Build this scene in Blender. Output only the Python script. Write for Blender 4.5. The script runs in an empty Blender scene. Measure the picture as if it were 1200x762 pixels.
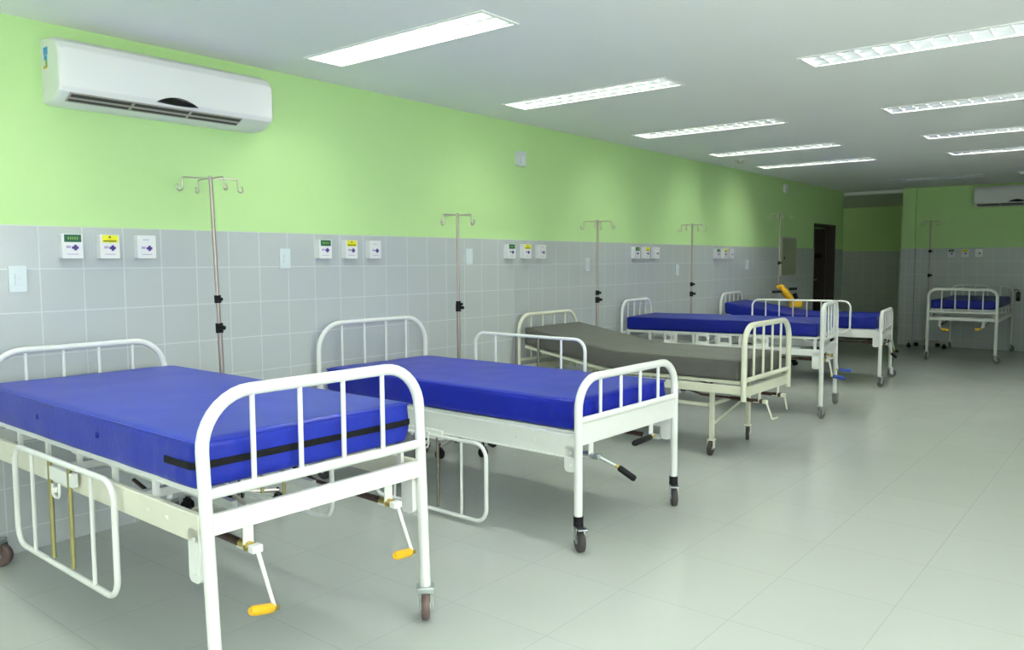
import bpy, bmesh, math, random
from mathutils import Vector, Matrix, noise
random.seed(4)
PI = math.pi
C = bpy.context.scene.collection
R = math.radians

# ------------------------------------------------------------------ materials
def mat(name, col, rough=.5, metal=0, spec=.5, emis=None, estr=0, coat=0):
    m = bpy.data.materials.new(name); m.use_nodes = True
    b = m.node_tree.nodes['Principled BSDF']
    b.inputs['Base Color'].default_value = (*col, 1)
    b.inputs['Roughness'].default_value = rough
    b.inputs['Metallic'].default_value = metal
    b.inputs['Specular IOR Level'].default_value = spec
    b.inputs['Coat Weight'].default_value = coat
    if emis:
        b.inputs['Emission Color'].default_value = (*emis, 1)
        b.inputs['Emission Strength'].default_value = estr
    return m

def noisy(m, scale=8, amount=.12, bump=0, bscale=None, detail=3):
    """gentle colour variation (wear) plus an optional bump, in object space"""
    nt = m.node_tree; b = nt.nodes['Principled BSDF']
    tc = nt.nodes.new('ShaderNodeTexCoord'); n = nt.nodes.new('ShaderNodeTexNoise')
    n.inputs['Scale'].default_value = scale; n.inputs['Detail'].default_value = detail
    nt.links.new(tc.outputs['Object'], n.inputs['Vector'])
    mx = nt.nodes.new('ShaderNodeMix'); mx.data_type = 'RGBA'
    c = b.inputs['Base Color'].default_value
    mx.inputs[6].default_value = (c[0]*(1-amount), c[1]*(1-amount), c[2]*(1-amount), 1)
    mx.inputs[7].default_value = (min(1, c[0]*(1+amount)), min(1, c[1]*(1+amount)), min(1, c[2]*(1+amount)), 1)
    nt.links.new(n.outputs['Fac'], mx.inputs[0]); nt.links.new(mx.outputs[2], b.inputs['Base Color'])
    if bump:
        n2 = nt.nodes.new('ShaderNodeTexNoise'); n2.inputs['Scale'].default_value = bscale or scale*3
        n2.inputs['Detail'].default_value = 4
        nt.links.new(tc.outputs['Object'], n2.inputs['Vector'])
        bp = nt.nodes.new('ShaderNodeBump'); bp.inputs['Strength'].default_value = bump
        bp.inputs['Distance'].default_value = .01
        nt.links.new(n2.outputs['Fac'], bp.inputs['Height']); nt.links.new(bp.outputs['Normal'], b.inputs['Normal'])
    return m

def tiled(name, axes, w, h, off, col, col2, grout, mortar, rough, spec=.5, bump=.3, roughvar=0):
    """square grid of tiles, axes = which object coordinates run along and up the tile field"""
    m = bpy.data.materials.new(name); m.use_nodes = True; nt = m.node_tree
    b = nt.nodes['Principled BSDF']
    tc = nt.nodes.new('ShaderNodeTexCoord'); sp = nt.nodes.new('ShaderNodeSeparateXYZ')
    nt.links.new(tc.outputs['Object'], sp.inputs[0])
    cb = nt.nodes.new('ShaderNodeCombineXYZ')
    for i, a in enumerate(axes):
        ad = nt.nodes.new('ShaderNodeMath'); ad.operation = 'ADD'; ad.inputs[1].default_value = -off[i]+100*(w if i == 0 else h)
        nt.links.new(sp.outputs['XYZ'.index(a)], ad.inputs[0]); nt.links.new(ad.outputs[0], cb.inputs[i])
    br = nt.nodes.new('ShaderNodeTexBrick'); br.offset = 0; br.squash = 1
    br.inputs['Scale'].default_value = 1; br.inputs['Brick Width'].default_value = w; br.inputs['Row Height'].default_value = h
    br.inputs['Mortar Size'].default_value = mortar; br.inputs['Mortar Smooth'].default_value = .3
    br.inputs['Bias'].default_value = 0
    br.inputs['Color1'].default_value = (*col, 1); br.inputs['Color2'].default_value = (*col2, 1); br.inputs['Mortar'].default_value = (*grout, 1)
    nt.links.new(cb.outputs[0], br.inputs['Vector'])
    nt.links.new(br.outputs['Color'], b.inputs['Base Color'])
    b.inputs['Roughness'].default_value = rough; b.inputs['Specular IOR Level'].default_value = spec
    bp = nt.nodes.new('ShaderNodeBump'); bp.inputs['Strength'].default_value = bump; bp.inputs['Distance'].default_value = .002
    bp.invert = True
    nt.links.new(br.outputs['Fac'], bp.inputs['Height']); nt.links.new(bp.outputs['Normal'], b.inputs['Normal'])
    if roughvar:
        n = nt.nodes.new('ShaderNodeTexNoise'); n.inputs['Scale'].default_value = 2.5; n.inputs['Detail'].default_value = 5
        nt.links.new(tc.outputs['Object'], n.inputs['Vector'])
        mr = nt.nodes.new('ShaderNodeMapRange'); mr.inputs[3].default_value = rough-roughvar; mr.inputs[4].default_value = rough+roughvar
        nt.links.new(n.outputs['Fac'], mr.inputs[0]); nt.links.new(mr.outputs[0], b.inputs['Roughness'])
    return m

TT = 1.507   # top of the tile dado
H = 2.44     # ceiling height
M = {}
PANE_GLOW = 5.2
GREEN = (.50, .745, .33)
M['green'] = noisy(mat('green_paint', GREEN, .55, spec=.3), 1.3, .03, .05, 60)
M['ceiling'] = noisy(mat('ceiling_paint', (.90, .915, .905), .75, spec=.2), 1, .02, .04, 80)
TC = (.485, .525, .525); TC2 = (.495, .535, .535); GR = (.62, .66, .66)
M['tile_x'] = tiled('wall_tile_x', 'XZ', .1948, .2, (1.512, TT), TC, TC2, GR, .0035, .22)
M['tile_y'] = tiled('wall_tile_y', 'YZ', .1948, .2, (0, TT), TC, TC2, GR, .0035, .22)
M['floor'] = tiled('floor_tile', 'XY', .52, .455, (1.17, -2.41), (.46, .495, .45), (.472, .507, .462), (.40, .425, .385), .0022, .2, .55, .15, .06)
M['white'] = noisy(mat('white_enamel', (.82, .84, .80), .3, spec=.5), 14, .03)
M['cream'] = noisy(mat('cream_enamel', (.72, .73, .58), .35), 14, .07)
M['ivory'] = noisy(mat('ivory_enamel', (.78, .77, .64), .35), 14, .05)
M['blue'] = noisy(mat('blue_vinyl', (.016, .032, .37), .33, spec=.28), 5, .12, .12, 45)
M['blue_bright'] = noisy(mat('bright_blue_vinyl', (.008, .018, .35), .33, spec=.28), 5, .12, .12, 45)
M['navy'] = noisy(mat('navy_vinyl', (.003, .011, .21), .42, spec=.25), 5, .15, .12, 45)
M['grey'] = noisy(mat('grey_vinyl', (.105, .105, .092), .5, spec=.4), 5, .12, .12, 45)
M['black'] = mat('black_plastic', (.008, .008, .009), .5, spec=.2)
M['rubber'] = noisy(mat('grey_rubber', (.05, .045, .045), .6), 30, .2)
M['brownwheel'] = noisy(mat('brown_rubber', (.14, .095, .085), .5), 30, .2)
M['greywheel'] = noisy(mat('pale_grey_rubber', (.16, .16, .15), .5), 30, .2)
M['steel'] = noisy(mat('zinc_steel', (.55, .60, .60), .3, 1), 20, .1)
M['chrome'] = noisy(mat('brushed_chrome', (.60, .55, .50), .28, 1), 20, .06)
M['rust'] = noisy(mat('oily_brown_steel', (.10, .06, .045), .5, .6), 25, .4)
M['brass'] = noisy(mat('passivated_brass', (.55, .42, .12), .35, .9), 25, .3)
M['olive'] = noisy(mat('olive_passivated_steel', (.40, .37, .17), .32, .8), 25, .15)
M['yellow'] = noisy(mat('yellow_plastic', (.85, .48, .01), .35), 20, .06)
M['bluep'] = mat('blue_plastic', (.01, .05, .30), .4)
M['acwhite'] = noisy(mat('white_abs', (.80, .81, .81), .28), 3, .015)
M['acside'] = mat('white_abs_side', (.80, .81, .81), .35)
M['acgrey'] = mat('warm_grey_plastic', (.42, .38, .36), .4)
M['acdark'] = mat('dark_slot', (.05, .045, .045), .6)
M['display'] = mat('smoked_display', (.006, .006, .008), .12)
M['labelgreen'] = mat('green_label', (.015, .12, .06), .4)
M['labelyellow'] = mat('yellow_label', (.80, .78, .02), .4)
M['purple'] = mat('purple_print', (.10, .045, .30), .4)
M['lilac'] = mat('lilac_print', (.45, .38, .62), .4)
M['print'] = mat('grey_print', (.25, .25, .28), .5)
M['plate'] = mat('plate_plastic', (.66, .74, .75), .3)
M['panelgrey'] = noisy(mat('panel_grey', (.30, .33, .22), .5), 5, .05)
M['panelframe'] = mat('panel_frame', (.48, .49, .42), .5)
M['louver'] = mat('louver_white', (.86, .88, .88), .18, .35)
M['reflector'] = mat('satin_aluminium', (.50, .53, .54), .3, 1)
M['darksteel'] = noisy(mat('dark_olive_steel', (.22, .20, .16), .35, .8), 20, .1)
M['polesteel'] = noisy(mat('dull_pinkish_steel', (.42, .37, .34), .42, .9), 20, .08)
M['housing'] = mat('housing_white', (.88, .89, .88), .3)
M['tube'] = mat('lit_tube', (.9, .95, .92), .4, emis=(1, .99, .95), estr=32)
M['tube_off'] = mat('unlit_tube', (.7, .72, .75), .3)
M['skyblue'] = mat('sky_blue_print', (.06, .35, .80), .4)
M['orange'] = mat('orange_print', (.80, .45, .05), .4)
M['leafgreen'] = mat('leaf_green_print', (.25, .45, .08), .4)
M['wood'] = noisy(mat('dark_brown_door', (.035, .025, .02), .5), 6, .2)
M['soffit'] = mat('soffit_paint', (.45, .44, .38), .7)

# ------------------------------------------------------------------ mesh helpers
class MB:
    def __init__(s): s.bm = bmesh.new()
    def box(s, c, d, rot=None, bev=0, smooth=False):
        r = bmesh.ops.create_cube(s.bm, size=1)
        vs = r['verts']
        m = Matrix.Translation(Vector(c)) @ (rot.to_4x4() if rot else Matrix.Identity(4)) @ Matrix.Diagonal((d[0], d[1], d[2], 1))
        bmesh.ops.transform(s.bm, matrix=m, verts=vs)
        if bev:
            es = list({e for v in vs for e in v.link_edges})
            g = bmesh.ops.bevel(s.bm, geom=es, offset=bev, segments=2, profile=.5, affect='EDGES')
            for f in g['faces']: f.smooth = True
        return s
    def tube(s, pts, r, n=10, closed=False, cap=True):
        P = [Vector(p) for p in pts]; N = len(P); rings = []
        t0 = (P[1]-P[0]).normalized()
        up = Vector((0, 0, 1)) if abs(t0.z) < .9 else Vector((1, 0, 0))
        a = t0.cross(up).normalized()
        for i in range(N):
            if closed: t = ((P[(i+1) % N]-P[i]).normalized()+(P[i]-P[i-1]).normalized()).normalized()
            elif i == 0: t = t0
            elif i == N-1: t = (P[-1]-P[-2]).normalized()
            else: t = ((P[i+1]-P[i]).normalized()+(P[i]-P[i-1]).normalized()).normalized()
            a = (a-t*a.dot(t)).normalized(); b = t.cross(a)
            rr = r[i] if isinstance(r, (list, tuple)) else r
            rings.append([s.bm.verts.new(P[i]+(a*math.cos(2*PI*k/n)+b*math.sin(2*PI*k/n))*rr) for k in range(n)])
        for i in range(N if closed else N-1):
            q = rings[(i+1) % N]; p = rings[i]
            for k in range(n):
                f = s.bm.faces.new((p[k], p[(k+1) % n], q[(k+1) % n], q[k])); f.smooth = True
        if cap and not closed:
            for ring in (rings[0][::-1], rings[-1]):      # own vertices, so the side keeps its shading
                s.bm.faces.new([s.bm.verts.new(v.co) for v in ring])
        return s
    def cyl(s, a, b, r, n=12): return s.tube([a, b], r, n)
    def prism(s, poly, axis, a, b, bev=0):
        """extrude a 2-D polygon along an axis from a to b. axis 0: poly=(y,z), 1: (x,z), 2: (x,y)"""
        def P(p, t): return (t, p[0], p[1]) if axis == 0 else (p[0], t, p[1]) if axis == 1 else (p[0], p[1], t)
        A = [s.bm.verts.new(P(p, a)) for p in poly]; B = [s.bm.verts.new(P(p, b)) for p in poly]
        n = len(poly); fs = [s.bm.faces.new(A[::-1]), s.bm.faces.new(B)]
        for k in range(n): fs.append(s.bm.faces.new((A[k], A[(k+1) % n], B[(k+1) % n], B[k])))
        if bev:
            es = list({e for f in fs for e in f.edges})
            g = bmesh.ops.bevel(s.bm, geom=es, offset=bev, segments=2, profile=.5, affect='EDGES')
            for f in g['faces']: f.smooth = True
        return s
    def sphere(s, c, r, seg=12, sc=(1, 1, 1)):
        g = bmesh.ops.create_uvsphere(s.bm, u_segments=seg, v_segments=max(6, seg//2), radius=r)
        bmesh.ops.transform(s.bm, matrix=Matrix.Translation(Vector(c)) @ Matrix.Diagonal((*sc, 1)), verts=g['verts'])
        for v in g['verts']:
            for f in v.link_faces: f.smooth = True
        return s
    def build(s, name, material, parent=None, label=None):
        bmesh.ops.recalc_face_normals(s.bm, faces=s.bm.faces)
        me = bpy.data.meshes.new(name); s.bm.to_mesh(me); s.bm.free()
        me.materials.append(material)
        o = bpy.data.objects.new(name, me); C.objects.link(o)
        if parent: o.parent = parent
        if label: o['label'] = label
        return o

def fillet(pts, r, seg=6, closed=False):
    """round the inner corners of a polyline; r a number or one per corner"""
    P = [Vector(p) for p in pts]; N = len(P); out = []
    rng = range(N) if closed else range(1, N-1)
    if not closed: out.append(P[0])
    for i in rng:
        p, a, b = P[i], P[i-1], P[(i+1) % N]
        rr = r[i-1] if isinstance(r, (list, tuple)) else r
        u = (a-p).normalized(); v = (b-p).normalized()
        ang = u.angle(v); d = rr/math.tan(ang/2)
        d = min(d, (a-p).length*.49, (b-p).length*.49); rr = d*math.tan(ang/2)
        c = p+(u+v).normalized()*(rr/math.sin(ang/2))
        s0 = p+u*d-c; s1 = p+v*d-c
        tot = s0.angle(s1)
        for k in range(seg+1):
            t = k/seg
            out.append(c+(s0*math.sin((1-t)*tot)+s1*math.sin(t*tot))/math.sin(tot))
    if not closed: out.append(P[-1])
    return out

def empty(name, label, cat, loc=(0, 0, 0), rz=0, group=None):
    o = bpy.data.objects.new(name, None); C.objects.link(o); o.empty_display_size = .2
    o.location = loc; o.rotation_euler = (0, 0, rz)
    o['label'] = label; o['category'] = cat
    if group: o['group'] = group
    return o
def struct(name, mb, material, parent=None):
    o = mb.build(name, material, parent)
    if parent is None: o['kind'] = 'structure'
    return o
def copy_tree(o, parent=None):
    c = o.copy(); C.objects.link(c)
    if parent: c.parent = parent
    for ch in [x for x in bpy.data.objects if x.parent == o]: copy_tree(ch, c)
    return c

# ------------------------------------------------------------------ room shell
XF, XB, YR = -2.6, 13.65, -6.4      # wall behind the camera, far wall, right wall
AX, AY = 17.0, 2.6                  # end of the dim passage, its far left side
struct('floor', MB().box(((XF+AX)/2, (YR+AY)/2, -.05), (AX-XF+.3, AY-YR+.3, .1)), M['floor'])

# lamps: (x centre, y centre, length, lit)
LW, LL = .24, 1.26
left_row = [2.87, 4.55, 6.35, 7.97, 9.36]
lamps = [(x, -1.03-.0*i, LL, 1) for i, x in enumerate(left_row)]
lamps[3] = (7.97, -.98, LL, 1); lamps[4] = (9.36, -.93, LL, 1)
right_row = [(4.615, -3.09), (6.47, -3.05), (8.07, -2.98), (9.50, -2.92)]
lamps += [(x, y, LL, 1) for x, y in right_row]
lamps += [(12.2, -1.62, 1.12, 0), (12.15, -3.22, LL, 0)]
hid = [(1.15, -1.05), (-.6, -1.05), (2.87, -3.10), (1.15, -3.10), (-.6, -3.10), (2.0, -5.1), (-.6, -5.1), (5.4, -5.1), (9.0, -5.1)]  # unseen fixtures, added to light the room
lamps += [(x, y, LL, 1) for x, y in hid]
xs = sorted({XF-.1, XB+.0} | {round(l[0]-LW/2, 4) for l in lamps} | {round(l[0]+LW/2, 4) for l in lamps})
ys = sorted({YR-.1, .1} | {round(l[1]-l[2]/2, 4) for l in lamps} | {round(l[1]+l[2]/2, 4) for l in lamps})
cm = MB(); vd = {}
def cv(x, y, z):
    k = (x, y, z)
    if k not in vd: vd[k] = cm.bm.verts.new(k)
    return vd[k]
for i in range(len(xs)-1):
    for j in range(len(ys)-1):
        x0, x1, y0, y1 = xs[i], xs[i+1], ys[j], ys[j+1]; mx, my = (x0+x1)/2, (y0+y1)/2
        if any(abs(mx-l[0]) < LW/2 and abs(my-l[1]) < l[2]/2 for l in lamps): continue
        cm.bm.faces.new((cv(x0, y0, H), cv(x0, y1, H), cv(x1, y1, H), cv(x1, y0, H)))
r = bmesh.ops.extrude_face_region(cm.bm, geom=list(cm.bm.faces))
bmesh.ops.translate(cm.bm, vec=(0, 0, .012), verts=[g for g in r['geom'] if isinstance(g, bmesh.types.BMVert)])
struct('ceiling', cm, M['ceiling'])
struct('ceiling_passage', MB().box(((XB+AX)/2+.08, (AY-.9)/2, 2.38+.05), (AX-XB+.16, AY+1.1, .1)), M['ceiling'])
struct('ceiling_slab', MB().box(((XF+XB)/2, YR/2, H+.22), (XB-XF+.3, -YR+.3, .06)), M['ceiling'])
struct('trim_1', MB().box((XB-.01, -.46, 2.435), (.02, 1.0, .010)), M['soffit'])

# left wall with the doorway (x 12.2 .. 13.2)
DX0, DX1, DH = 12.21, 13.21, 1.885
w = MB()
w.box(((XF+DX0)/2, .06, 1.25), (DX0-XF, .12, 2.5)); w.box(((DX1+XB-.03)/2, .06, 1.25), (XB-.03-DX1, .12, 2.5))
w.box(((DX0+DX1)/2, .06, (DH+2.5)/2), (DX1-DX0, .12, 2.5-DH))
struct('wall_left', w, M['green'])
w = MB()
w.box(((XF+DX0)/2, -.004, TT/2), (DX0-XF, .008, TT)); w.box(((DX1+XB-.03)/2, -.004, TT/2), (XB-.03-DX1, .008, TT))
struct('wall_left_tiles', w, M['tile_x'])
# far wall, pilaster, and its tiles
struct('wall_back', MB().box((XB+.08, (YR-.9)/2, 1.25), (.16, -YR-.9, 2.5)), M['green'])
struct('wall_back_tiles', MB().box((XB-.004, (YR-.9)/2, TT/2), (.008, -YR-.9, TT)), M['tile_y'])
struct('wall_back_pilaster', MB().box((XB-.03, -.99, 1.22), (.06, .19, 2.44)), M['green'])
struct('wall_back_pilaster_tiles', MB().box((XB-.034, -.99, TT/2), (.068, .206, TT)), M['tile_y'])
# dim passage beyond the opening
struct('wall_passage_far', MB().box((AX+.05, .85, 1.25), (.1, 3.6, 2.5)), M['green'])
struct('wall_passage_far_tiles', MB().box((AX-.004, .85, TT/2), (.008, 3.6, TT)), M['tile_y'])
struct('wall_passage_right', MB().box(((XB+.16+AX)/2, -.95, 1.25), (AX-XB-.16, .1, 2.5)), M['green'])
struct('wall_passage_left', MB().box(((XB+AX)/2, AY, 1.25), (AX-XB+.4, .1, 2.5)), M['green'])
# room behind the doorway
struct('wall_side_room', MB().box((12.6, 1.7, 1.25), (2.4, .1, 2.5)).box((11.45, .9, 1.25), (.1, 1.6, 2.5)).box((13.75, 1.4, 1.25), (.1, 2.4, 2.5)), M['green'])
struct('wall_side_room_tiles', MB().box((12.6, 1.645, TT/2), (2.3, .01, TT)), M['tile_x'])
struct('ceiling_side_room', MB().box((12.6, .9, 2.42), (2.4, 1.7, .05)), M['ceiling'])
# door frame and a door swung into the side room
f = MB()
for x in (DX0+.012, DX1-.012): f.box((x, .06, DH/2), (.024, .14, DH))
f.box(((DX0+DX1)/2, .06, DH-.012), (DX1-DX0, .14, .024))
d1 = struct('door_1', f, M['wood'])
MB().box((DX1-.05, .52, .92), (.04, .78, 1.82), bev=.003).build('door_leaf', M['wood'], d1)
MB().box((DX1-.078, .52, 1.40), (.012, .70, .07)).build('black_band', M['black'], d1)
MB().cyl((DX1-.09, .24, 1.02), (DX1-.09, .80, 1.02), .014).build('push_bar', M['steel'], d1)
# walls outside the picture
struct('wall_right', MB().box(((XF+XB)/2, YR-.05, 1.25), (XB-XF, .1, 2.5)), M['green'])
struct('wall_right_tiles', MB().box(((XF+XB)/2, YR+.004, TT/2), (XB-XF, .008, TT)), M['tile_x'])
# added unseen windows behind the camera and at right; their panes glow as fill
M['pane'] = mat('daylit_frosted_pane', (.8, .85, .82), .5, emis=(.97, 1, 1), estr=PANE_GLOW)
M['pane_front'] = mat('daylit_frosted_pane_front', (.8, .85, .82), .5, emis=(.95, 1, 1), estr=1.5)
def window_added(n, c, w_, h_, axis):
    f = MB(); t = .05
    def bx(u, v, du, dv, th, off=0):
        if axis == 'x': return ((c[0]+off, c[1]+u, c[2]+v), (th, du, dv))
        return ((c[0]+u, c[1]+off, c[2]+v), (du, th, dv))
    for s_ in (-1, 1):
        a = bx(s_*w_/2, 0, t, h_+t, .06); f.box(*a); a = bx(0, s_*h_/2, w_+t, t, .06); f.box(*a)
    for k in (-1, 0, 1): a = bx(k*w_/4, 0, .03, h_, .04); f.box(*a)
    o = struct('window_%d' % n, f, M['white'])
    a = bx(0, 0, w_, h_, .01, .0); MB().box(*a).build('pane', M['pane_front' if axis == 'x' else 'pane'], o)
window_added(1, (XF+.03, -1.6, 1.45), 2.6, 1.2, 'x'); window_added(2, (XF+.03, -4.7, 1.45), 2.6, 1.2, 'x')
window_added(3, (-.9, YR+.04, 1.45), 2.4, 1.2, 'y'); window_added(4, (2.3, YR+.04, 1.45), 2.4, 1.2, 'y')
struct('wall_front', MB().box((XF-.05, YR/2, 1.25), (.1, -YR+.2, 2.5)), M['green'])
struct('wall_front_tiles', MB().box((XF+.004, YR/2, TT/2), (.008, -YR, TT)), M['tile_y'])

# ------------------------------------------------------------------ ceiling lamps
def make_lamp(L, lit, label):
    root = empty('ceiling_lamp', label, 'ceiling light', (0, 0, H), 0, 'recessed louvred fluorescent lights')
    h = MB(); t = .003; D = .11; w2 = LW/2-.003; l2 = L/2-.003
    h.box((0, 0, D), (2*w2, 2*l2, t))
    for s in (-1, 1):
        h.box((s*w2, 0, D/2), (t, 2*l2, D)); h.box((0, s*l2, D/2), (2*w2, t, D))
    h.build('housing', M['housing'], root)
    fr = MB(); e = .016
    for s in (-1, 1):
        fr.box((s*(LW/2+e/2-.004), 0, -.003), (e, L+2*e-.008, .006)); fr.box((0, s*(L/2+e/2-.004), -.003), (LW, e, .006))
    fr.build('frame', M['housing'], root)
    lv = MB(); n = int(round(L/.088))
    for k in range(1, n):
        y = -l2+2*l2*k/n
        lv.prism([(y-.0015, .001), (y+.0015, .001), (y+.006, .046), (y-.006, .046)], 0, -w2, w2)
    lv.build('louver', M['louver'], root)
    rf = MB()
    rf.prism([(-.0015, .001), (.0015, .001), (.008, .030), (.018, .048), (-.018, .048), (-.008, .030)], 1, -l2, l2)
    for s in (-1, 1): rf.prism([(s*w2, .0005), (s*(w2-.002), .0005), (s*(w2-.009), .030), (s*(w2-.018), .048), (s*w2, .048)], 1, -l2, l2)
    rf.build('reflector', M['reflector'], root)
    for s in (-1, 1):
        MB().cyl((s*.06, -l2+.04, .075), (s*.06, l2-.04, .075), .014, 8).build('tube', M['tube' if lit else 'tube_off'], root)
    return root
names = ['nearest long fluorescent ceiling light of the left row, closest to the air conditioner',
         'second ceiling light of the left row counting from the air conditioner',
         'third ceiling light of the left row counting from the air conditioner',
         'fourth ceiling light of the left row, beside the round ceiling detector',
         'fifth and last ceiling light of the left row',
         'nearest ceiling light of the right row, at the top right corner',
         'second nearest ceiling light of the right row',
         'third nearest ceiling light of the right row',
         'fourth ceiling light of the right row, smallest one still lit there',
         'unlit ceiling light with dark cells in front of the far green wall',
         'unlit ceiling light at the right edge above the far air conditioner']
pl = None
for i, (x, y, L, lit) in enumerate(lamps):
    lab = names[i] if i < len(names) else 'recessed louvred ceiling light outside the picture'
    if abs(L-LL) < .01 and lit:
        if pl is None: pl = make_lamp(L, 1, lab); o = pl
        else: o = copy_tree(pl)
    else: o = make_lamp(L, lit, lab)
    o.location = (x, y, H); o['label'] = lab

M['tube_dim'] = mat('weak_tube', (.9, .9, .9), .4, emis=(1, .96, .85), estr=9)
t = empty('ceiling_lamp', 'bare tube lamp round the corner of the dim passage', 'ceiling light', (15.4, 1.5, 2.33))
MB().box((0, 0, .031), (.08, 1.2, .04), bev=.004).build('batten', M['housing'], t)
MB().cyl((0, -.55, -.01), (0, .55, -.01), .014, 8).build('tube', M['tube_dim'], t)
t = empty('smoke_detector', 'small round grey detector on the ceiling beside the fourth left light', 'smoke detector', (8.5, -.41, H))
MB().tube([(0, 0, 0), (0, 0, -.012), (0, 0, -.03), (0, 0, -.038)], [.055, .055, .045, .03], 20).build('body', M['panelframe'], t)
MB().tube([(0, 0, -.038), (0, 0, -.045)], [.018, .014], 12).build('sensor', M['acgrey'], t)

# ------------------------------------------------------------------ wall things
def roundpoly(x0, x1, z0, z1, r, seg=5):
    out = []
    for cx, cz, a0 in ((x1-r, z1-r, 0), (x0+r, z1-r, 90), (x0+r, z0+r, 180), (x1-r, z0+r, 270)):
        for k in range(seg+1):
            a = R(a0+90*k/seg); out.append((cx+r*math.cos(a), cz+r*math.sin(a)))
    return out
def make_outlet(kind, label):
    g = empty('gas_outlet', label, 'gas outlet', (0, 0, 0), 0, 'white medical gas outlets along the tiled wall')
    MB().prism(roundpoly(-.047, .047, -.058, .058, .006), 1, -.042, 0, ).build('body', M['acwhite'], g)
    if kind != 'plain':
        MB().box((.002, -.0425, .037), (.076, .002, .036)).build('top_label', M['labelgreen' if kind == 'green' else 'labelyellow'], g)
        b = MB()
        if kind == 'green':
            for k in range(5): b.box((-.018+.010*k, -.044, .037), (.005, .001, .012))
            b.build('print', M['leafgreen'], g)
        else:
            b.prism([(-.006, .042), (.006, .042), (0, .053)], 1, -.0442, -.0435)
            for k in range(8): b.box((-.028+.008*k, -.044, .027), (.005, .001, .007))
            b.build('print', M['black'], g)
    e = MB()   # purple cross-like emblem
    e.box((.012, -.043, -.007), (.030, .002, .012)); e.box((.013, -.043, -.007), (.012, .002, .027))
    e.build('emblem', M['purple'], g)
    e = MB(); e.box((-.018, -.0425, -.004), (.020, .002, .012)); e.build('emblem_shade', M['lilac'], g)
    MB().box((.0, -.0425, -.038), (.050, .002, .003)).build('lettering', M['lilac'], g)
    if kind == 'plain': MB().box((-.004, -.0425, .036), (.030, .002, .004)).build('caption', M['lilac'], g)
    return g
beds = ['the nearest blue bed', 'the second blue bed', 'the grey mattress bed', 'the third blue bed', 'the farthest bed of the left row']
protos = {}
def outlet(kind, loc, rz, label):
    if kind not in protos: protos[kind] = o = make_outlet(kind, label)
    else: o = copy_tree(protos[kind])
    o.location = loc; o.rotation_euler = (0, 0, rz); o['label'] = label
    return o
DESC = {'green': 'green labelled white gas outlet above %s', 'yellow': 'yellow labelled white gas outlet above %s', 'plain': 'plain white gas outlet with purple emblem above %s'}
for b, xs_ in zip(beds, [(1.652, 1.826, 2.010), (3.13, 3.335, 3.535), (4.955, 5.16, 5.365), (6.92, 7.12, 7.32), (8.78, 8.98, 9.17)]):
    for k, x in zip(('green', 'yellow', 'plain'), xs_):
        outlet(k, (x-.008, -.008, 1.413), 0, DESC[k] % b)
for k, y in zip(('green', 'yellow', 'plain'), (-1.59, -1.775, -1.96)):
    outlet(k, (XB-.008, y, 1.43), R(-90), DESC[k] % 'the bed at the far wall')

def make_plate(label):
    g = empty('switch_plate', label, 'switch plate', group='white switch plates on the tiled wall')
    MB().prism(roundpoly(-.037, .037, -.059, .059, .006), 1, -.009, 0).build('plate', M['plate'], g)
    MB().box((0, -.011, .012), (.026, .004, .022), bev=.001).box((0, -.011, -.016), (.026, .004, .022), bev=.001).build('rocker', M['plate'], g)
    return g
sp = None
for x, z, l in ((1.415, 1.262, 'white switch plate at the left edge, left of the nearest green labelled outlet'),
             (2.85, 1.355, 'pale switch plate between the nearest drip stand and the second outlet trio'),
             (4.48, 1.37, 'pale switch plate just right of the second drip stand'),
             (6.08, 1.30, 'pale switch plate just left of the third drip stand'),
             (7.82, 1.235, 'pale switch plate just right of the fourth drip stand'),
             (9.70, 1.28, 'pale switch plate just left of the fifth drip stand')):
    o = make_plate(l) if sp is None else copy_tree(sp)
    if sp is None: sp = o
    o['label'] = l; o.location = (x, -.008, z)
t = empty('wall_lamp', 'small white bluish box high on the green wall between second and third light', 'wall box', (5.115, 0, 2.155))
MB().prism(roundpoly(-.06, .06, -.058, .058, .01), 1, -.022, 0).build('body', M['plate'], t)
MB().box((.01, -.025, -.01), (.05, .008, .06), bev=.002).build('lens', M['acside'], t)
t = empty('wall_sensor', 'small white box under the ceiling above the electrical panel', 'wall sensor', (10.97, 0, 2.31))
MB().prism(roundpoly(-.05, .05, -.055, .055, .01), 1, -.035, 0).build('body', M['acwhite'], t)
MB().box((0, -.036, -.02), (.05, .006, .03), bev=.002).build('lens', M['plate'], t)
t = empty('electrical_panel', 'flat grey green electrical panel on the wall before the dark doorway', 'electrical panel', (11.10, 0, 1.385))
b = MB(); b.box((0, -.015, 0), (.60, .03, .54), bev=.004); b.build('frame', M['panelframe'], t)
MB().box((.012, -.034, 0), (.53, .012, .50), bev=.003).build('door', M['panelgrey'], t)
MB().cyl((-.20, -.039, -.02), (-.20, -.049, -.02), .016).build('lock', M['black'], t)

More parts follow.
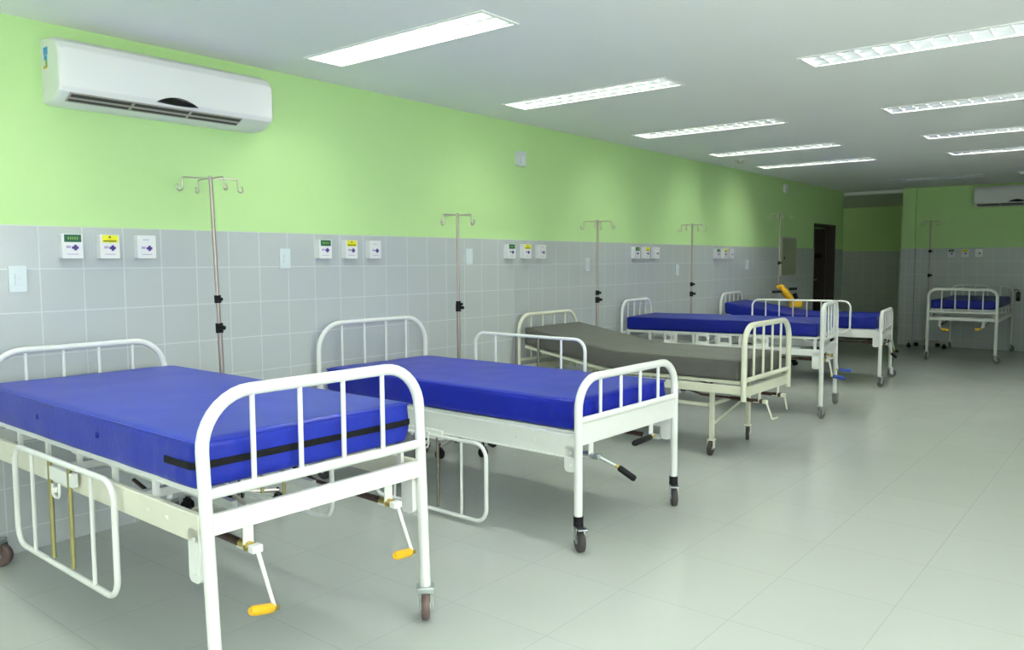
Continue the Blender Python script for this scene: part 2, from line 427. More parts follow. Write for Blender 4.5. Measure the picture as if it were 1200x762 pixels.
# ------------------------------------------------------------------ air conditioners
def make_ac(label, W=1.12, marks=True):
    """origin at the wall, lower left corner as seen from the room; x along the wall, -y into the room"""
    g = empty('air_conditioner', label, 'air conditioner', group='white split air conditioners')
    Hh = .305; D = .20
    prof = [(0, .0), (-.095, .0), (-.15, .024), (-.188, .043), (-D, .064), (-D, .20), (-.195, .235), (-.17, .27), (-.12, .293), (0, Hh)]
    def sec(x, k):   # k shrinks the section towards the rounded ends
        return [(x, y*k[0], .15+(z-.15)*k[1]) for y, z in prof]
    ends = [(0, (.90, .93)), (.012, (.96, .975)), (.035, (1, 1)), (W-.06, (1, 1)), (W-.02, (.97, .97)), (W, (.86, .90))]
    m = MB(); rings = [[m.bm.verts.new(p) for p in sec(x, k)] for x, k in ends]; n = len(prof)
    for a, b in zip(rings, rings[1:]):
        for k in range(n-1):
            f = m.bm.faces.new((a[k], a[k+1], b[k+1], b[k]))
    for k in (rings[0], rings[-1]): m.bm.faces.new(k if k is rings[0] else k[::-1])
    for f in m.bm.faces: f.smooth = True
    body = m.build('body', M['acwhite'], g)
    md = body.modifiers.new('bevel', 'BEVEL'); md.width = .006; md.segments = 2; md.limit_method = 'ANGLE'; md.angle_limit = R(25)
    md.harden_normals = True
    # outlet slots with louvres on the slanted under side
    def on(x, t, d=0):  # t 0..1 across the slanted strip (front .. back)
        p0 = Vector((x, -.188, .043)); p1 = Vector((x, -.095, .0)); nrm = Vector((0, -.42, -.907)).normalized()
        return p0.lerp(p1, t)+nrm*d
    def strip(mb, x0, x1, t0, t1, d):
        a = [on(x0, t0, 0), on(x1, t0, 0), on(x1, t1, 0), on(x0, t1, 0)]; c = [on(x0, t0, d), on(x1, t0, d), on(x1, t1, d), on(x0, t1, d)]
        va = [mb.bm.verts.new(v) for v in a]; vc = [mb.bm.verts.new(v) for v in c]
        mb.bm.faces.new(va); mb.bm.faces.new(vc[::-1])
        for k in range(4): mb.bm.faces.new((va[k], va[(k+1) % 4], vc[(k+1) % 4], vc[k]))
    x0, x1 = .045, W-.20
    m = MB(); strip(m, x0, x1, .02, .72, .004); m.build('outlet_slot', M['acgrey'], g)
    m = MB(); w = (x1-x0)/3
    for k in range(3):
        strip(m, x0+w*k+.008, x0+w*(k+1)-.008, .10, .30, .006)
        strip(m, x0+w*k+.008, x0+w*(k+1)-.008, .48, .62, .006)
    m.build('louver_gap', M['acdark'], g)
    # dark lens-shaped display near the bottom of the front
    m = MB(); cx = W*.49; a = .11
    top = [(cx-a+2*a*k/14, .056+.034*math.sin(PI*k/14)**.8) for k in range(15)]
    bot = [(cx+a-2*a*k/14, .056-.004*math.sin(PI*k/14)) for k in range(1, 14)]
    def yf(z): return -.2015 if z > .055 else -.188-.012*(z-.043)/.021-.002
    va = [m.bm.verts.new((x, yf(z)-.002, z)) for x, z in top+bot]; vb = [m.bm.verts.new((x, yf(z)+.006, z)) for x, z in top+bot]
    m.bm.faces.new(va); m.bm.faces.new(vb[::-1])
    for k in range(len(va)): m.bm.faces.new((va[k], va[(k+1) % len(va)], vb[(k+1) % len(va)], vb[k]))
    m.build('display', M['display'], g)
    if marks:
        e = MB(); e.box((.002, -.055, .235), (.006, .045, .035)); e.box((-.001, -.055, .205), (.002, .03, .02)); e.build('energy_label', M['skyblue'], g)
        e = MB(); e.box((.002, -.06, .180), (.006, .018, .036)); e.build('label_stripe', M['leafgreen'], g)
        e = MB(); e.box((.002, -.045, .165), (.006, .035, .014)); e.build('label_foot', M['orange'], g)
    return g
a = make_ac('large white split air conditioner at top left over the nearest bed'); a.location = (1.565, 0, 2.062)
a = make_ac('white split air conditioner high on the far wall at the right edge', marks=False); a.location = (XB, -1.88, 2.10); a.rotation_euler = (0, 0, R(-90))

# ------------------------------------------------------------------ drip stands
def make_pole(label, top, z1, z2, rot, bend=False):
    g = empty('drip_stand', label, 'drip stand', group='chrome drip stands behind the beds')
    m = MB(); m.cyl((0, 0, .12), (0, 0, z2), .0125, 14); m.build('lower_pole', M['polesteel'], g)
    m = MB(); m.cyl((0, 0, z2-.02), (0, 0, top), .0095, 12); m.build('upper_pole', M['polesteel'], g)
    m = MB(); m.cyl((0, 0, z2-.028), (0, 0, z2+.022), .019, 14); m.cyl((0, -.012, z2), (0, -.045, z2), .012, 10); m.build('height_knob', M['black'], g)
    m = MB(); m.cyl((0, 0, z1-.02), (0, 0, z1+.02), .017, 14); m.cyl((0, -.01, z1), (.0, -.036, z1), .010, 10); m.build('clamp', M['black'], g)
    for k in range(4):
        a = rot+k*PI/2; d = Vector((math.cos(a), math.sin(a), 0)); s = .155 if k % 2 == 0 else .12
        if k == 0 and bend: s = .20
        o = Vector((0, 0, top-.012)); up = Vector((0, 0, 1))
        pts = [o, o+d*s, o+d*s-up*.045] ; pts = fillet(pts, .012, 3)
        c = o+d*(s+.014)-up*.05
        for q in range(8):
            an = PI+q*PI/5.2
            pts.append(c+d*(.016*math.cos(an))+up*(.016*math.sin(an)))
        MB().tube(pts, .0042, 6).build('hook', M['chrome'], g)
    m = MB(); m.cyl((0, 0, .085), (0, 0, .15), .026, 14); m.build('hub', M['black'], g)
    for k in range(5):
        a = R(46)+k*2*PI/5; d = Vector((math.cos(a), math.sin(a), 0)); n = Vector((-d.y, d.x, 0))
        arm = MB().tube([Vector((0, 0, .115))+d*.02, Vector((0, 0, .092))+d*.15, Vector((0, 0, .085))+d*.255], .011, 8).build('base_arm', M['chrome'], g)
        e = d*.25
        c = MB(); c.cyl(e+Vector((0, 0, .05)), e+Vector((0, 0, .10)), .008, 8)
        c.box(e+Vector((0, 0, .055)), (.034, .034, .03), bev=.006)
        for s in (-1, 1): c.cyl(e+n*(s*.008)+Vector((0, 0, .030)), e+n*(s*.020)+Vector((0, 0, .030)), .030, 14)
        c.build('caster', M['black'], arm)
    return g
PT = [((2.315, -.20), 1.775, 1.135, .985, R(0), False, 'chrome drip stand nearest the camera, right of the nearest headboard'),
      ((4.135, -.22), 1.67, 1.035, 1.01, R(4), False, 'chrome drip stand standing behind the second blue bed'),
      ((5.93, -.22), 1.69, 1.055, .995, R(25), True, 'drip stand standing behind the grey mattress bed'),
      ((7.75, -.22), 1.72, 1.085, .985, R(5), False, 'drip stand standing behind the third blue bed'),
      ((10.02, -.30), 1.93, 1.30, 1.01, R(10), False, 'tallest drip stand, left of the electrical panel'),
      ((13.30, -1.36), 1.92, 1.46, 1.10, R(60), False, 'drip stand in front of the far wall beside the far bed')]
for (x, y), top, z1, z2, rot, bend, lab in PT:
    if x < 12:      # stand the star base just clear of the wall, on the same sight line
        k_ = (4.05-.265)/(4.05+y); x, y = x*k_, -.265
        top, z1, z2 = [1.33+(q-1.33)*k_ for q in (top, z1, z2)]
    g = make_pole(lab, top, z1, z2, rot, bend); g.location = (x, y, 0)
    if x < 3: g.rotation_euler = (0, R(-1.6), 0); g.location = (x+.012, y, .006)

# ------------------------------------------------------------------ beds
def caster_part(parent, x, y, style, rz):
    d = Matrix.Rotation(rz, 3, 'Z'); off = Vector((0, -.018, 0))
    def T(v): return Vector((x, y, 0))+d @ Vector(v)
    c = MB(); rot = d.to_4x4()
    br = M['steel']
    if style == 'grey':      # zinc fork with a broad top plate
        c.box(T((0, -.004, .110)), (.066, .062, .022), d, .003)
        for s in (-1, 1): c.box(T((s*.029, -.014, .078)), (.004, .048, .060), d)
        c.cyl(T((0, 0, .11)), T((0, 0, .135)), .014, 10)
    elif style == 'black':   # black socket and steel fork
        for s in (-1, 1): c.box(T((s*.020, -.014, .080)), (.004, .034, .060), d)
        c.box(T((.0, -.03, .112)), (.044, .07, .006), d, .001)
    else:                    # cream or white fork
        c.cyl(T((0, 0, .108)), T((0, 0, .13)), .012, 10)
        c.box(T((0, -.006, .108)), (.050, .05, .008), d, .002)
        for s in (-1, 1): c.box(T((s*.021, -.014, .080)), (.005, .034, .058), d)
    m = {'grey': M['steel'], 'black': M['steel'], 'cream': M['ivory'], 'white': M['steel']}[style]
    cp = c.build('caster', m, parent)
    if style == 'black': MB().cyl(T((0, 0, .112)), T((0, 0, .160)), .0235, 12).build('socket', M['black'], cp)
    w = MB(); wr = .046 if style == 'white' else .050; th = {'grey': .016, 'black': .016}.get(style, .012)
    a, b = T((-th, -.022, wr)), T((th, -.022, wr)); e = (b-a)*.12
    w.tube([a, a+e, b-e, b], [wr*.82, wr, wr, wr*.82], 20)
    w.build('wheel', M['brownwheel' if style == 'grey' else 'greywheel' if style == 'white' else 'rubber'], cp)
    hb = MB(); e = (b-a)*.1; hb.cyl(a-e, b+e, .014, 10); hb.build('hub', M['steel'], cp)

def make_crank(parent, base, frame_mat, arm, handle, hmat, joint='brass', shaft=.75, amat=None, cap=True):
    """base = top of the hanging bracket at the foot beam. arm, handle: vectors"""
    b = Vector(base); piv = b+Vector((0, -.035, -.075))
    m = MB(); m.box(b+Vector((0, .012, -.035)), (.034, .006, .10)); m.box(b+Vector((0, .030, -.082)), (.034, .04, .006))
    k = m.build('crank', frame_mat, parent)
    m = MB(); m.cyl(b+Vector((0, .45, -.070)), b+Vector((0, .02, -.075)), .008, 8); m.cyl(b+Vector((0, .22, -.072)), b+Vector((0, .04, -.075)), .013, 8)
    m.cyl(b+Vector((0, shaft, .0)), b+Vector((0, .43, -.070)), .007, 8)
    m.build('screw', M['rust'], k)
    m = MB(); m.cyl(b+Vector((0, .05, -.075)), b+Vector((0, -.012, -.075)), .015, 12); m.cyl(b+Vector((-.02, .0, -.075)), b+Vector((.02, .0, -.075)), .010, 8)
    m.build('joint', M[joint], k)
    A = Vector(arm); e = piv+A
    m = MB(); m.box(piv+Vector((0, .008, 0)), (.036, .03, .024), bev=.004); m.tube([piv, piv+A*.5, e], [.0075, .0065, .0065], 8)
    m.build('crank_arm', amat or M['steel'], k)
    if handle:
        h = Vector(handle); u = h.normalized()
        if hmat is not None:
            MB().tube([e+u*.004, e+u*.012, e+h-u*.01, e+h], [.010, .0155, .0155, .011], 14).build('crank_handle', hmat, k)
            MB().cyl(e-u*.012, e+u*.006, .009, 8).build('bolt', M['brass'], k)
        else:
            MB().tube([e-u*.003, e+h], .006, 8).build('crank_grip', amat, k)
    return k

def end_board(kind, W, y, top, rad, zc, r, nb, beam, material, parent, zend, shear=0, rb=.0085, cross2=None):
    """arched tube with bars; top is the centre line of the top tube"""
    sx = lambda z: shear*(1-z/top)
    pts = [(-W/2+sx(zend), y, zend), (-W/2, y, top), (W/2, y, top), (W/2+sx(zend), y, zend)]
    m = MB(); m.tube(fillet(pts, rad, 9), r, 14)
    m.cyl((-W/2+sx(zc), y, zc), (W/2+sx(zc), y, zc), r*.85, 12)
    for k in range(nb):
        x = -W/2+W*(k+1)/(nb+1)
        m.cyl((x, y, zc), (x, y, top), rb, 10)
    if beam:
        z0, z1 = beam; m.box((sx((z0+z1)/2), y+.004, (z0+z1)/2), (W, .022, z1-z0), bev=.003)
    return m.build(kind, material, parent)

def mattress(label, W, L, t, zf, material, loc, rz, zipper=False, seedv=0, piping=True, group='vinyl mattresses on the ward beds', vents=False, wrinkle=.0045):
    g = empty('mattress', label, 'mattress', loc, rz, group)
    nx, ny, nz = 36, 84, 9
    bm = bmesh.new(); V = {}
    def pos(i, j, k):
        u, v, w_ = i/nx, j/ny, k/nz
        x = (u-.5)*W; y = L/2-v*L; z = w_*t
        # round the long edges and corners
        r = .014
        dx = min(u, 1-u)*W; dy = min(v, 1-v)*L; dz = min(w_, 1-w_)*t
        return Vector((x, y, z))
    def shape(p):
        # soft rounding: clamp into a rounded box
        r = .022
        c = Vector((max(-W/2+r, min(W/2-r, p.x)), max(-L/2+r, min(L/2-r, p.y)), max(r, min(t-r, p.z))))
        d = p-c
        nrm = d.normalized() if d.length > 1e-6 else Vector((0, 0, 1))
        if d.length > 1e-6: p = c+nrm*r
        q = Vector((p.x*6+seedv, p.y*6, p.z*9))
        side = 1 if abs(nrm.z) < .6 else .35
        n1 = noise.noise(q)*wrinkle*side
        # diagonal creases gather at the foot corners
        cd = (Vector((abs(p.x)-W/2, p.y+L/2)).length)
        n2 = math.exp(-cd*7)*noise.noise(Vector(((p.x+p.y)*26, p.z*14+seedv, (p.x-p.y)*5)))*wrinkle*(3*side if side == 1 else .5)
        p = p+nrm*(n1+n2)
        v = (L/2-p.y)
        p.z += zf(v)
        return p
    def vert(i, j, k):
        key = (i, j, k)
        if key not in V:
            # denser rows close to the edges
            def warp(a, n):
                s = a/n; return .5-.5*math.cos(PI*s) if n > 6 else s
            u, v, w_ = i/nx, j/ny, k/nz
            u = .5+(u-.5)*(1.0) ; 
            if i in (0, nx): pass
            p = Vector(((u-.5)*W, L/2-v*L, w_*t))
            V[key] = bm.verts.new(shape(p))
        return V[key]
    def quad(a, b, c, d):
        f = bm.faces.new((a, b, c, d)); f.smooth = True
    for i in range(nx):
        for j in range(ny):
            quad(vert(i, j, nz), vert(i, j+1, nz), vert(i+1, j+1, nz), vert(i+1, j, nz))
            quad(vert(i, j, 0), vert(i+1, j, 0), vert(i+1, j+1, 0), vert(i, j+1, 0))
    for j in range(ny):
        for k in range(nz):
            quad(vert(0, j, k), vert(0, j+1, k), vert(0, j+1, k+1), vert(0, j, k+1))
            quad(vert(nx, j, k), vert(nx, j, k+1), vert(nx, j+1, k+1), vert(nx, j+1, k))
    for i in range(nx):
        for k in range(nz):
            quad(vert(i, 0, k), vert(i, 0, k+1), vert(i+1, 0, k+1), vert(i+1, 0, k))
            quad(vert(i, ny, k), vert(i+1, ny, k), vert(i+1, ny, k+1), vert(i, ny, k+1))
    bmesh.ops.recalc_face_normals(bm, faces=bm.faces)
    me = bpy.data.meshes.new('cover'); bm.to_mesh(me); bm.free(); me.materials.append(material)
    o = bpy.data.objects.new('cover', me); C.objects.link(o); o.parent = g
    md = o.modifiers.new('sub', 'SUBSURF'); md.levels = 1; md.render_levels = 1
    if piping:
        e = .004; pts = []
        N = 40
        for k in range(N+1): pts.append((-W/2+e, L/2-.012-(L-.024)*k/N))
        for k in range(1, 9): pts.append((-W/2+.012+(W-.024)*k/8, -L/2+e))
        for k in range(0, N+1): pts.append((W/2-e, -L/2+.012+(L-.024)*k/N))
        P = [Vector((x, y, t-.009+zf(L/2-y))) for x, y in pts]
        MB().tube(P, .0036, 6).build('piping', material, g)
    if zipper:
        zz = t*.50; s = .006
        m = MB(); pts = [(-W/2-.0015, -L/2+.17), (-W/2-.0015, -L/2+.03), (-W/2+.008, -L/2+.006), (-W/2+.03, -L/2-.0015), (W/2-.03, -L/2-.0015), (W/2-.004, -L/2+.008), (W/2+.0015, -L/2+.03)]
        hw = .0105
        for (x0, y0), (x1, y1) in zip(pts, pts[1:]):
            a = Vector((x0, y0, zz)); b = Vector((x1, y1, zz)); dd = (b-a); n = Vector((-dd.y, dd.x, 0)).normalized()
            c = (a+b)/2; ang = math.atan2(dd.y, dd.x)
            m.box(c, (dd.length+.002, .005, 2*hw), Matrix.Rotation(ang, 3, 'Z'))
        m.build('zipper', M['black'], g, 'black zip band')
    if vents:
        for v in (.60, 1.12):
            MB().tube([(-W/2+.004, L/2-v, t*.55), (-W/2-.004, L/2-v, t*.55), (-W/2-.0045, L/2-v, t*.55)], [.011, .010, .005], 12).build('eyelet', M['navy'], g)
    return g

def rail(parent, side, W, y0, y1, z0, z1, material, bars=4, olive=True, gap=.035, mount=.0, r=.0105, open_=None, rodmat='olive'):
    """side -1 near / +1 far; y0 (head end) > y1; loop of tube with bars"""
    x = side*(W/2+gap)
    m = MB(); rr = .07
    m.tube(fillet([(x, y0, z0), (x, y1, z0), (x, y1, z1), (x, y0, z1)], [rr]*4, 6, closed=True), r, 10, closed=True)
    n = bars; ol = (n//2-1, n//2) if olive and n >= 4 else ()
    rods = []
    for k in range(n):
        y = y0+(y1-y0)*(k+1)/(n+1)
        if k in ol: rods.append(y); continue
        m.cyl((x, y, z0), (x, y, z1), .0075, 8)
    o = m.build('side_rail', material, parent)
    for y in rods:
        a = MB(); a.cyl((x, y, z0+.02), (x, y, z1+.0), .0085, 10); a.build('guide_rod', M[rodmat], o)
    if rods:
        a = MB(); yc = sum(rods)/2
        a.box((x-side*.006, yc, mount), (.022, abs(rods[0]-rods[1])+.06, .05), bev=.003)
        a.box((x-side*.02, yc, mount-.005), (abs(gap)+.01, .06, .03))
        if side < 0:
            a.cyl((x-.012, yc, mount-.04), (x-.012, yc, mount-.055), .014, 10)
            a.tube(fillet([(x-.014, yc-.03, mount-.02), (x-.014, yc-.03, mount-.075), (x-.014, yc+.03, mount-.075), (x-.014, yc+.03, mount-.03)], .02, 4), .005, 6)
        a.build('rail_bracket', material, o)
    return o

def platform(parent, W, L, zp, material, zf=lambda v: 0, depth=.02, slats=7):
    m = MB(); N = 12
    for s in (-1, 1):
        for k in range(N):
            v0, v1 = .04+(L-.08)*k/N, .04+(L-.08)*(k+1)/N
            a = Vector((s*(W/2-.04), L/2-v0, zp+zf(v0)-depth/2)); b = Vector((s*(W/2-.04), L/2-v1, zp+zf(v1)-depth/2))
            ang = math.atan2((b-a).z, -(b-a).y)
            m.box((a+b)/2, (.025, (b-a).length+.004, depth), Matrix.Rotation(-ang, 3, 'X'))
    for k in range(slats+1):
        v = .05+(L-.10)*k/slats
        m.box((0, L/2-v, zp+zf(v)-depth/2-.001), (W-.09, .03, depth*.7))
    m.box((0, 0, zp-.004-depth*.2), (W-.10, .9*L*.0+.02, .006))
    return m.build('platform', material, parent)

def make_bed(label, head, foot, W, p, group='white tubular hospital beds in the ward'):
    hx, hy = head; fx, fy = foot
    L = math.hypot(fx-hx, fy-hy); th = math.atan2(fx-hx, -(fy-hy))
    g = empty('hospital_bed', label, 'hospital bed', ((hx+fx)/2, (hy+fy)/2, 0), th, group)
    fm = M[p.get('mat', 'white')]; r = p.get('r', .018)
    shear = p.get('shear', 0)
    zb = p['beam']; zleg = p.get('legtop', zb[0]+.02)
    hW = W-p.get('hcut', 0)
    end_board('headboard', hW, L/2, p['htop'], p['hr'], p.get('hcross', p['cross']), r*.75, p.get('hb', 4), zb, fm, g, zleg, rb=.007)
    end_board('footboard', W, -L/2, p['ftop'], p['fr'], p['cross'], r, 4, zb, fm, g, zleg, shear)
    st = p['caster']; cz = {'grey': .118, 'black': .13, 'cream': .11, 'white': .11}[st]
    rots = p.get('crot', (0, 0, 0, 0)); q = 0
    inset = p.get('inset', 0); legx = p.get('legx', W/2)
    for sy in (1, -1):
        for s in (-1, 1):
            x = s*legx; y = sy*(L/2-inset)
            if sy > 0 and not inset: x = s*hW/2
            xt = x; xb = x
            if sy < 0 and shear: xt = x+shear*(1-zleg/p['ftop']); xb = x+shear*(1-cz/p['ftop'])
            zt = zleg+.002 if not inset else zb[0]+.01
            if inset:
                MB().box((x, y, (zt+cz)/2), (.03, .03, zt-cz), bev=.003).build('leg', fm, g)
            else:
                MB().tube([(xt, y, zt), (xb, y, cz)], r*(.755 if sy > 0 else 1.004), 14).build('leg', fm, g)
            caster_part(g, xb, y, st, R(rots[q])); q += 1
    for s in (-1, 1):
        m = MB(); a, b = p['side']
        m.box((s*(W/2-.004), 0, (a+b)/2), (.022, L-.03, b-a), bev=.003)
        if p.get('channel'):
            m.box((s*(W/2+.009), 0, b-.004), (.012, L-.06, .006)); m.box((s*(W/2+.009), 0, a+.004), (.012, L-.06, .006))
        for y in (-.72, -.60, .55):      # bolt heads
            m.cyl((s*(W/2+.006), y, (a+b)/2), (s*(W/2+.012), y, (a+b)/2), .008, 8)
        m.build('side_beam', M[p.get('beammat', p.get('mat', 'white'))], g)
    zp = p['mz'][0]; zf = p.get('zf', lambda v: 0)
    platform(g, W, L, zp, fm, zf)
    m = MB()                              # uprights carrying the platform
    if zp-.02 > p['side'][1]+.01:
        for s in (-1, 1):
            for k in range(p.get('links', 5)):
                y = -L/2+.06+(L-.12)*k/(p.get('links', 5)-1)
                m.box((s*(W/2-.035), y, (zp-.012+p['side'][1]-.02)/2), (.014, .022, zp-.012-p['side'][1]+.02))
    for y in (-.35, .25):
        m.box((0, y, p['side'][0]+.02), (W-.03, .03, .03))
    for s in (-.16, .16):
        m.box((s, 0, p['side'][0]+.0), (.02, L*.7, .03))
    m.build('under_frame', fm, g)
    if p.get('plate', True):              # rounded end brackets hanging below the beams at the foot
        for s in (-1, 1):
            z0, z1 = p.get('platez', (zb[0]-.12, zb[1]-.02)); m = MB()
            m.prism(roundpoly(-L/2+.015, -L/2+.075, z0, z1, .018), 0, s*(W/2-.006)-.013, s*(W/2-.006)+.013)
            for zz in (z0+.03, z1-.03): m.cyl((s*(W/2+.006), -L/2+.04, zz), (s*(W/2+.012), -L/2+.04, zz), .007, 8)
            m.build('end_bracket', fm, g)
    for ly in p.get('lifts', ()):         # lifting links between platform and beam
        for s in (-1, 1):
            m = MB(); z0, z1 = p['side'][1]-.01, zp-.02; x = s*(W/2-.012)
            for dy in (-.05, .05): m.box((x, ly+dy, (z0+z1)/2), (.012, .022, z1-z0+.01))
            m.box((x, ly, z0+.02), (.010, .12, .03)); m.box((x, ly, z1-.004), (.010, .12, .018))
            m.build('lift_link', fm, g)
    for c in p.get('cranks', []): make_crank(g, (c['x'], -L/2-.0, zb[0]+.01), fm, c['arm'], c.get('handle'), c.get('mat'), c.get('joint', 'brass'), amat=c.get('amat'))
    for rl in p.get('rails', []): rail(g, W=W, material=fm, **rl)
    return g, L, th

def bed_and_mattress(label, mlabel, head, foot, W, p, mm, **kw):
    g, L, th = make_bed(label, head, foot, W, p)
    z0, z1 = p['mz']; Lm = L-.075
    mo = mattress(mlabel, W-p.get('mgap', .05), Lm, z1-z0, p.get('zf', lambda v: 0), M[mm], (g.location.x, g.location.y, z0+.002), th, **kw)
    return g, mo

# 1: nearest bed
bed_and_mattress('white hospital bed nearest the camera, with two yellow crank handles',
    'bright blue vinyl mattress with a black zip, on the nearest bed',
    (1.632, -.12), (1.607, -1.955), .85,
    dict(hcut=.055, htop=.945, ftop=.955, hr=.15, fr=.16, cross=.664, beam=(.540, .602), side=(.520, .605), mz=(.665, .815), r=.0195,
         beammat='ivory', caster='grey', crot=(40, 20, -40, -45), shear=.03, mat='white', platez=(.40, .56), mgap=.0, links=7,
         cranks=[dict(x=-.275, arm=(.035, -.03, -.185), handle=(-.088, -.01, .022), mat=M['yellow'], amat=M['white']),
                 dict(x=.285, arm=(.04, -.03, -.175), handle=(-.090, -.01, .014), mat=M['yellow'], amat=M['white'])],
         rails=[dict(side=-1, y0=.43, y1=-.43, z0=.235, z1=.625, gap=.035, mount=.575),
                dict(side=1, y0=.50, y1=-.36, z0=.255, z1=.635, gap=.03, mount=.58)]),
    'blue', zipper=True, seedv=3, vents=True)
# 2
bed_and_mattress('white hospital bed second from the camera, with black crank handles and black wheels',
    'royal blue vinyl mattress on the second bed, below its raised rail',
    (3.475, -.09), (3.435, -2.03), .895,
    dict(htop=.955, ftop=.795, hr=.17, fr=.17, cross=.60, beam=(.485, .592), side=(.425, .535), mz=(.545, .690), r=.0195, channel=True,
         caster='black', crot=(10, -60, -35, -52), mat='white', platez=(.36, .48), mgap=.03,
         cranks=[dict(x=-.33, arm=(.05, -.07, -.045), handle=(.035, -.075, -.055), mat=M['black'], joint='steel'),
                 dict(x=.22, arm=(-.07, .0, .015), handle=(-.13, .03, -.02), mat=M['black'], joint='steel')],
         rails=[dict(side=-1, y0=.40, y1=-.45, z0=.03, z1=.425, gap=.055, mount=.43, rodmat='darksteel', bars=4),
                dict(side=1, y0=.52, y1=-.36, z0=.50, z1=.865, gap=.03, mount=.48, rodmat='darksteel')]),
    'blue_bright', seedv=11, wrinkle=.009)
# 3: cream bed with raised back
def z3(v):
    return .135*(1-min(1, v/.86))*1.0 if v < .80 else .135*max(0, (1-min(1, v/.86)))
def smooth_profile(h, v1):
    def f(v):
        t = max(0, min(1, v/v1)); s = 1-t
        return h*(s if s > .15 else s*s/.30+.075*(s/.15)*0+ (s*.5 if s > 0 else 0)*0) if s > .15 else h*(s*s/.30)
    def g_(v):
        t = max(0, v/v1)
        if t < .85: return h*(1-t/.95)
        if t < 1.05: return h*((1.05-t)**2)/(.2*.95*2)
        return 0
    return g_
g3, m3 = bed_and_mattress('cream painted hospital bed with inset legs and raised backrest',
    'dark grey vinyl mattress sloping up towards its headboard',
    (5.37, -.10), (5.37, -1.975), .80,
    dict(htop=.905, ftop=.905, hr=.13, fr=.13, cross=.545, beam=(.435, .50), side=(.450, .505), mz=(.535, .675), r=.019, mat='cream',
         caster='cream', crot=(0, 0, -85, -70), inset=.26, legx=.31, legtop=.41, plate=False, mgap=.03, zf=smooth_profile(.135, .86),
         cranks=[dict(x=-.10, arm=(.035, -.03, -.12), handle=(.08, -.01, 0), mat=None, amat=M['cream'], joint='rust'),
                 dict(x=.24, arm=(.0, -.02, -.10), handle=None, mat=None, amat=M['cream'], joint='rust')],
         rails=[dict(side=-1, y0=.52, y1=.02, z0=.30, z1=.50, gap=.03, bars=2, olive=False)]),
    'grey', seedv=20)
m = MB()
for s in (-1, 1):
    m.box((s*.31, 0, .345), (.022, 1.30, .022)); m.box((0, s*.655, .345), (.62, .022, .022))
m.cyl((-.31, -.67, .20), (.31, -.67, .33), .008, 8)
m.build('stretcher', M['cream'], g3)
# 4
bed_and_mattress('white hospital bed with blue crank handles beyond the grey mattress bed',
    'dark blue vinyl mattress lying flat beyond the grey mattress',
    (6.89, -.06), (7.165, -1.83), .775,
    dict(htop=.95, ftop=.955, hr=.13, fr=.13, cross=.655, beam=(.545, .60), side=(.530, .585), mz=(.685, .805), r=.0185, mat='white',
         caster='white', crot=(0, 0, 70, 75), platez=(.42, .56), mgap=.03, links=9,
         cranks=[dict(x=-.22, arm=(-.02, -.03, -.13), handle=(.03, -.10, -.02), mat=M['bluep'], joint='brass', amat=M['white']),
                 dict(x=.17, arm=(-.03, -.02, -.12), handle=(.04, -.11, -.01), mat=M['bluep'], joint='brass', amat=M['white'])], lifts=(.42, .12, -.08, -.40)),
    'navy', seedv=31)
# 5
bed_and_mattress('white hospital bed farthest along the left wall, with raised rail and black cranks',
    'blue vinyl mattress with raised head end, beside the yellow device',
    (9.10, -.08), (9.31, -1.765), .86,
    dict(htop=.945, ftop=.785, hr=.13, fr=.10, cross=.60, beam=(.495, .545), side=(.515, .585), mz=(.60, .735), r=.018, mat='white',
         caster='white', crot=(0, 0, 60, 20), platez=(.42, .56), mgap=.03, zf=smooth_profile(.12, .80),
         cranks=[dict(x=-.12, arm=(.03, -.03, -.10), handle=(.03, -.05, -.05), mat=M['black'], joint='rust'),
                 dict(x=.25, arm=(-.03, -.03, -.10), handle=(.06, -.03, -.02), mat=M['black'], joint='rust')],
         rails=[dict(side=-1, y0=.48, y1=-.55, z0=.56, z1=.895, gap=.02, bars=6, mount=.56, rodmat='chrome')]),
    'navy', seedv=41)
# 6: against the far wall
bed_and_mattress('white hospital bed standing alone against the far wall at the right edge',
    'dark navy vinyl mattress on the bed against the far wall',
    (13.50, -2.03), (11.75, -2.075), .79,
    dict(htop=.945, ftop=.945, hr=.10, fr=.10, cross=.645, beam=(.535, .575), side=(.52, .575), mz=(.685, .80), r=.0185, mat='white',
         caster='white', crot=(20, 40, 0, 70), platez=(.44, .54), mgap=.05, plate=False,
         cranks=[dict(x=-.25, arm=(.03, -.02, -.05), handle=(.09, -.02, -.01), mat=M['yellow'], joint='brass', amat=M['white']),
                 dict(x=.25, arm=(-.02, -.02, -.03), handle=(-.06, -.02, 0), mat=M['yellow'], joint='brass', amat=M['white'])]),
    'navy', seedv=51)

# black control box hanging on the far bed's right headboard post
t = empty('control_box', 'small black box hanging on the right post of the far headboard', 'control box', (13.43, -2.50, .80))
MB().box((0, 0, 0), (.06, .05, .13), bev=.008).build('case', M['black'], t)
MB().box((-.032, 0, .02), (.004, .03, .05)).build('dial', M['rubber'], t)
MB().tube(fillet([(0, 0, .06), (0, 0, .10), (0, .05, .10), (0, .05, .07)], .015, 4), .005, 6).build('hook', M['black'], t)

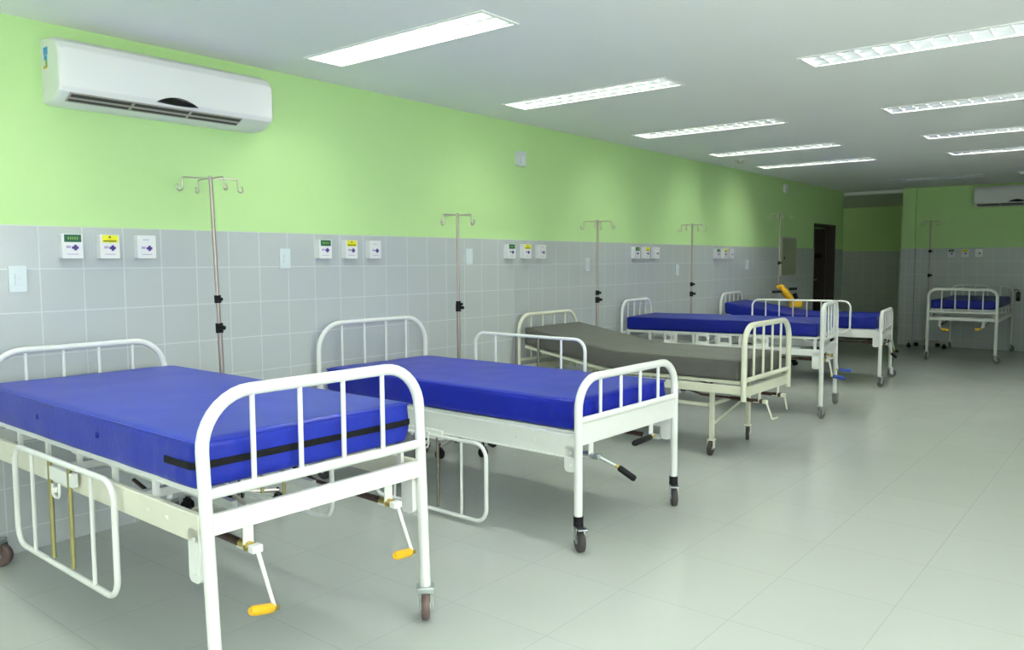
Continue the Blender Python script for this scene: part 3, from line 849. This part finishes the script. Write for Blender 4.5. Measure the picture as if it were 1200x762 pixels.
# yellow and black device propped beside the rail on the last left bed
t = empty('clamp_device', 'yellow device with black knobs leaning on the farthest left bed', 'clamp device', (9.66, -.56, .80), R(-50))
MB().tube([(-.09, 0, .20), (-.04, 0, .14), (.02, 0, .07), (.06, 0, 0)], [.035, .045, .040, .030], 12).sphere((-.10, 0, .21), .045, 12, (1.2, .8, .7)).box((.09, 0, .0), (.15, .06, .075), bev=.012).build('body', M['yellow'], t)
for a_, b_, r_ in (((-.20, -.01, .150), (-.09, -.01, .155), .016), ((0, -.02, .185), (.09, -.02, .19), .018), ((.07, 0, .13), (.10, 0, .07), .024)):
    MB().cyl(a_, b_, r_, 10).build('knob', M['black'], t)

# ------------------------------------------------------------------ camera
f_, yaw, pitch, roll, D_, h_ = 935.9, .6802, .0791, -.0045, 4.05, 1.33
F = Vector((math.cos(yaw)*math.cos(pitch), math.sin(yaw)*math.cos(pitch), -math.sin(pitch)))
Rv = F.cross(Vector((0, 0, 1))).normalized(); U = Rv.cross(F)
c, s = math.cos(roll), math.sin(roll)
R2 = c*Rv+s*U; U2 = -s*Rv+c*U
cd = bpy.data.cameras.new('camera'); co = bpy.data.objects.new('camera', cd); C.objects.link(co)
mw = Matrix.Identity(4)
for i in range(3):
    mw[i][0] = R2[i]; mw[i][1] = U2[i]; mw[i][2] = -F[i]
mw[0][3], mw[1][3], mw[2][3] = 0, -D_, h_
co.matrix_world = mw
cd.sensor_fit = 'HORIZONTAL'; cd.sensor_width = 36; cd.lens = f_/1200*36; cd.clip_start = .05
bpy.context.scene.camera = co

# ------------------------------------------------------------------ render look
sc = bpy.context.scene
w = bpy.data.worlds.new('world'); sc.world = w; w.use_nodes = True
w.node_tree.nodes['Background'].inputs[0].default_value = (.5, .55, .52, 1)
w.node_tree.nodes['Background'].inputs[1].default_value = .05
sc.view_settings.view_transform = 'Standard'; sc.view_settings.look = 'None'
sc.view_settings.gamma = 1; sc.view_settings.use_curve_mapping = False
sc.view_settings.exposure = .66
sc.cycles.use_denoising = True
sc.cycles.max_bounces = 8; sc.cycles.diffuse_bounces = 5; sc.cycles.glossy_bounces = 4
sc.cycles.sample_clamp_indirect = 8
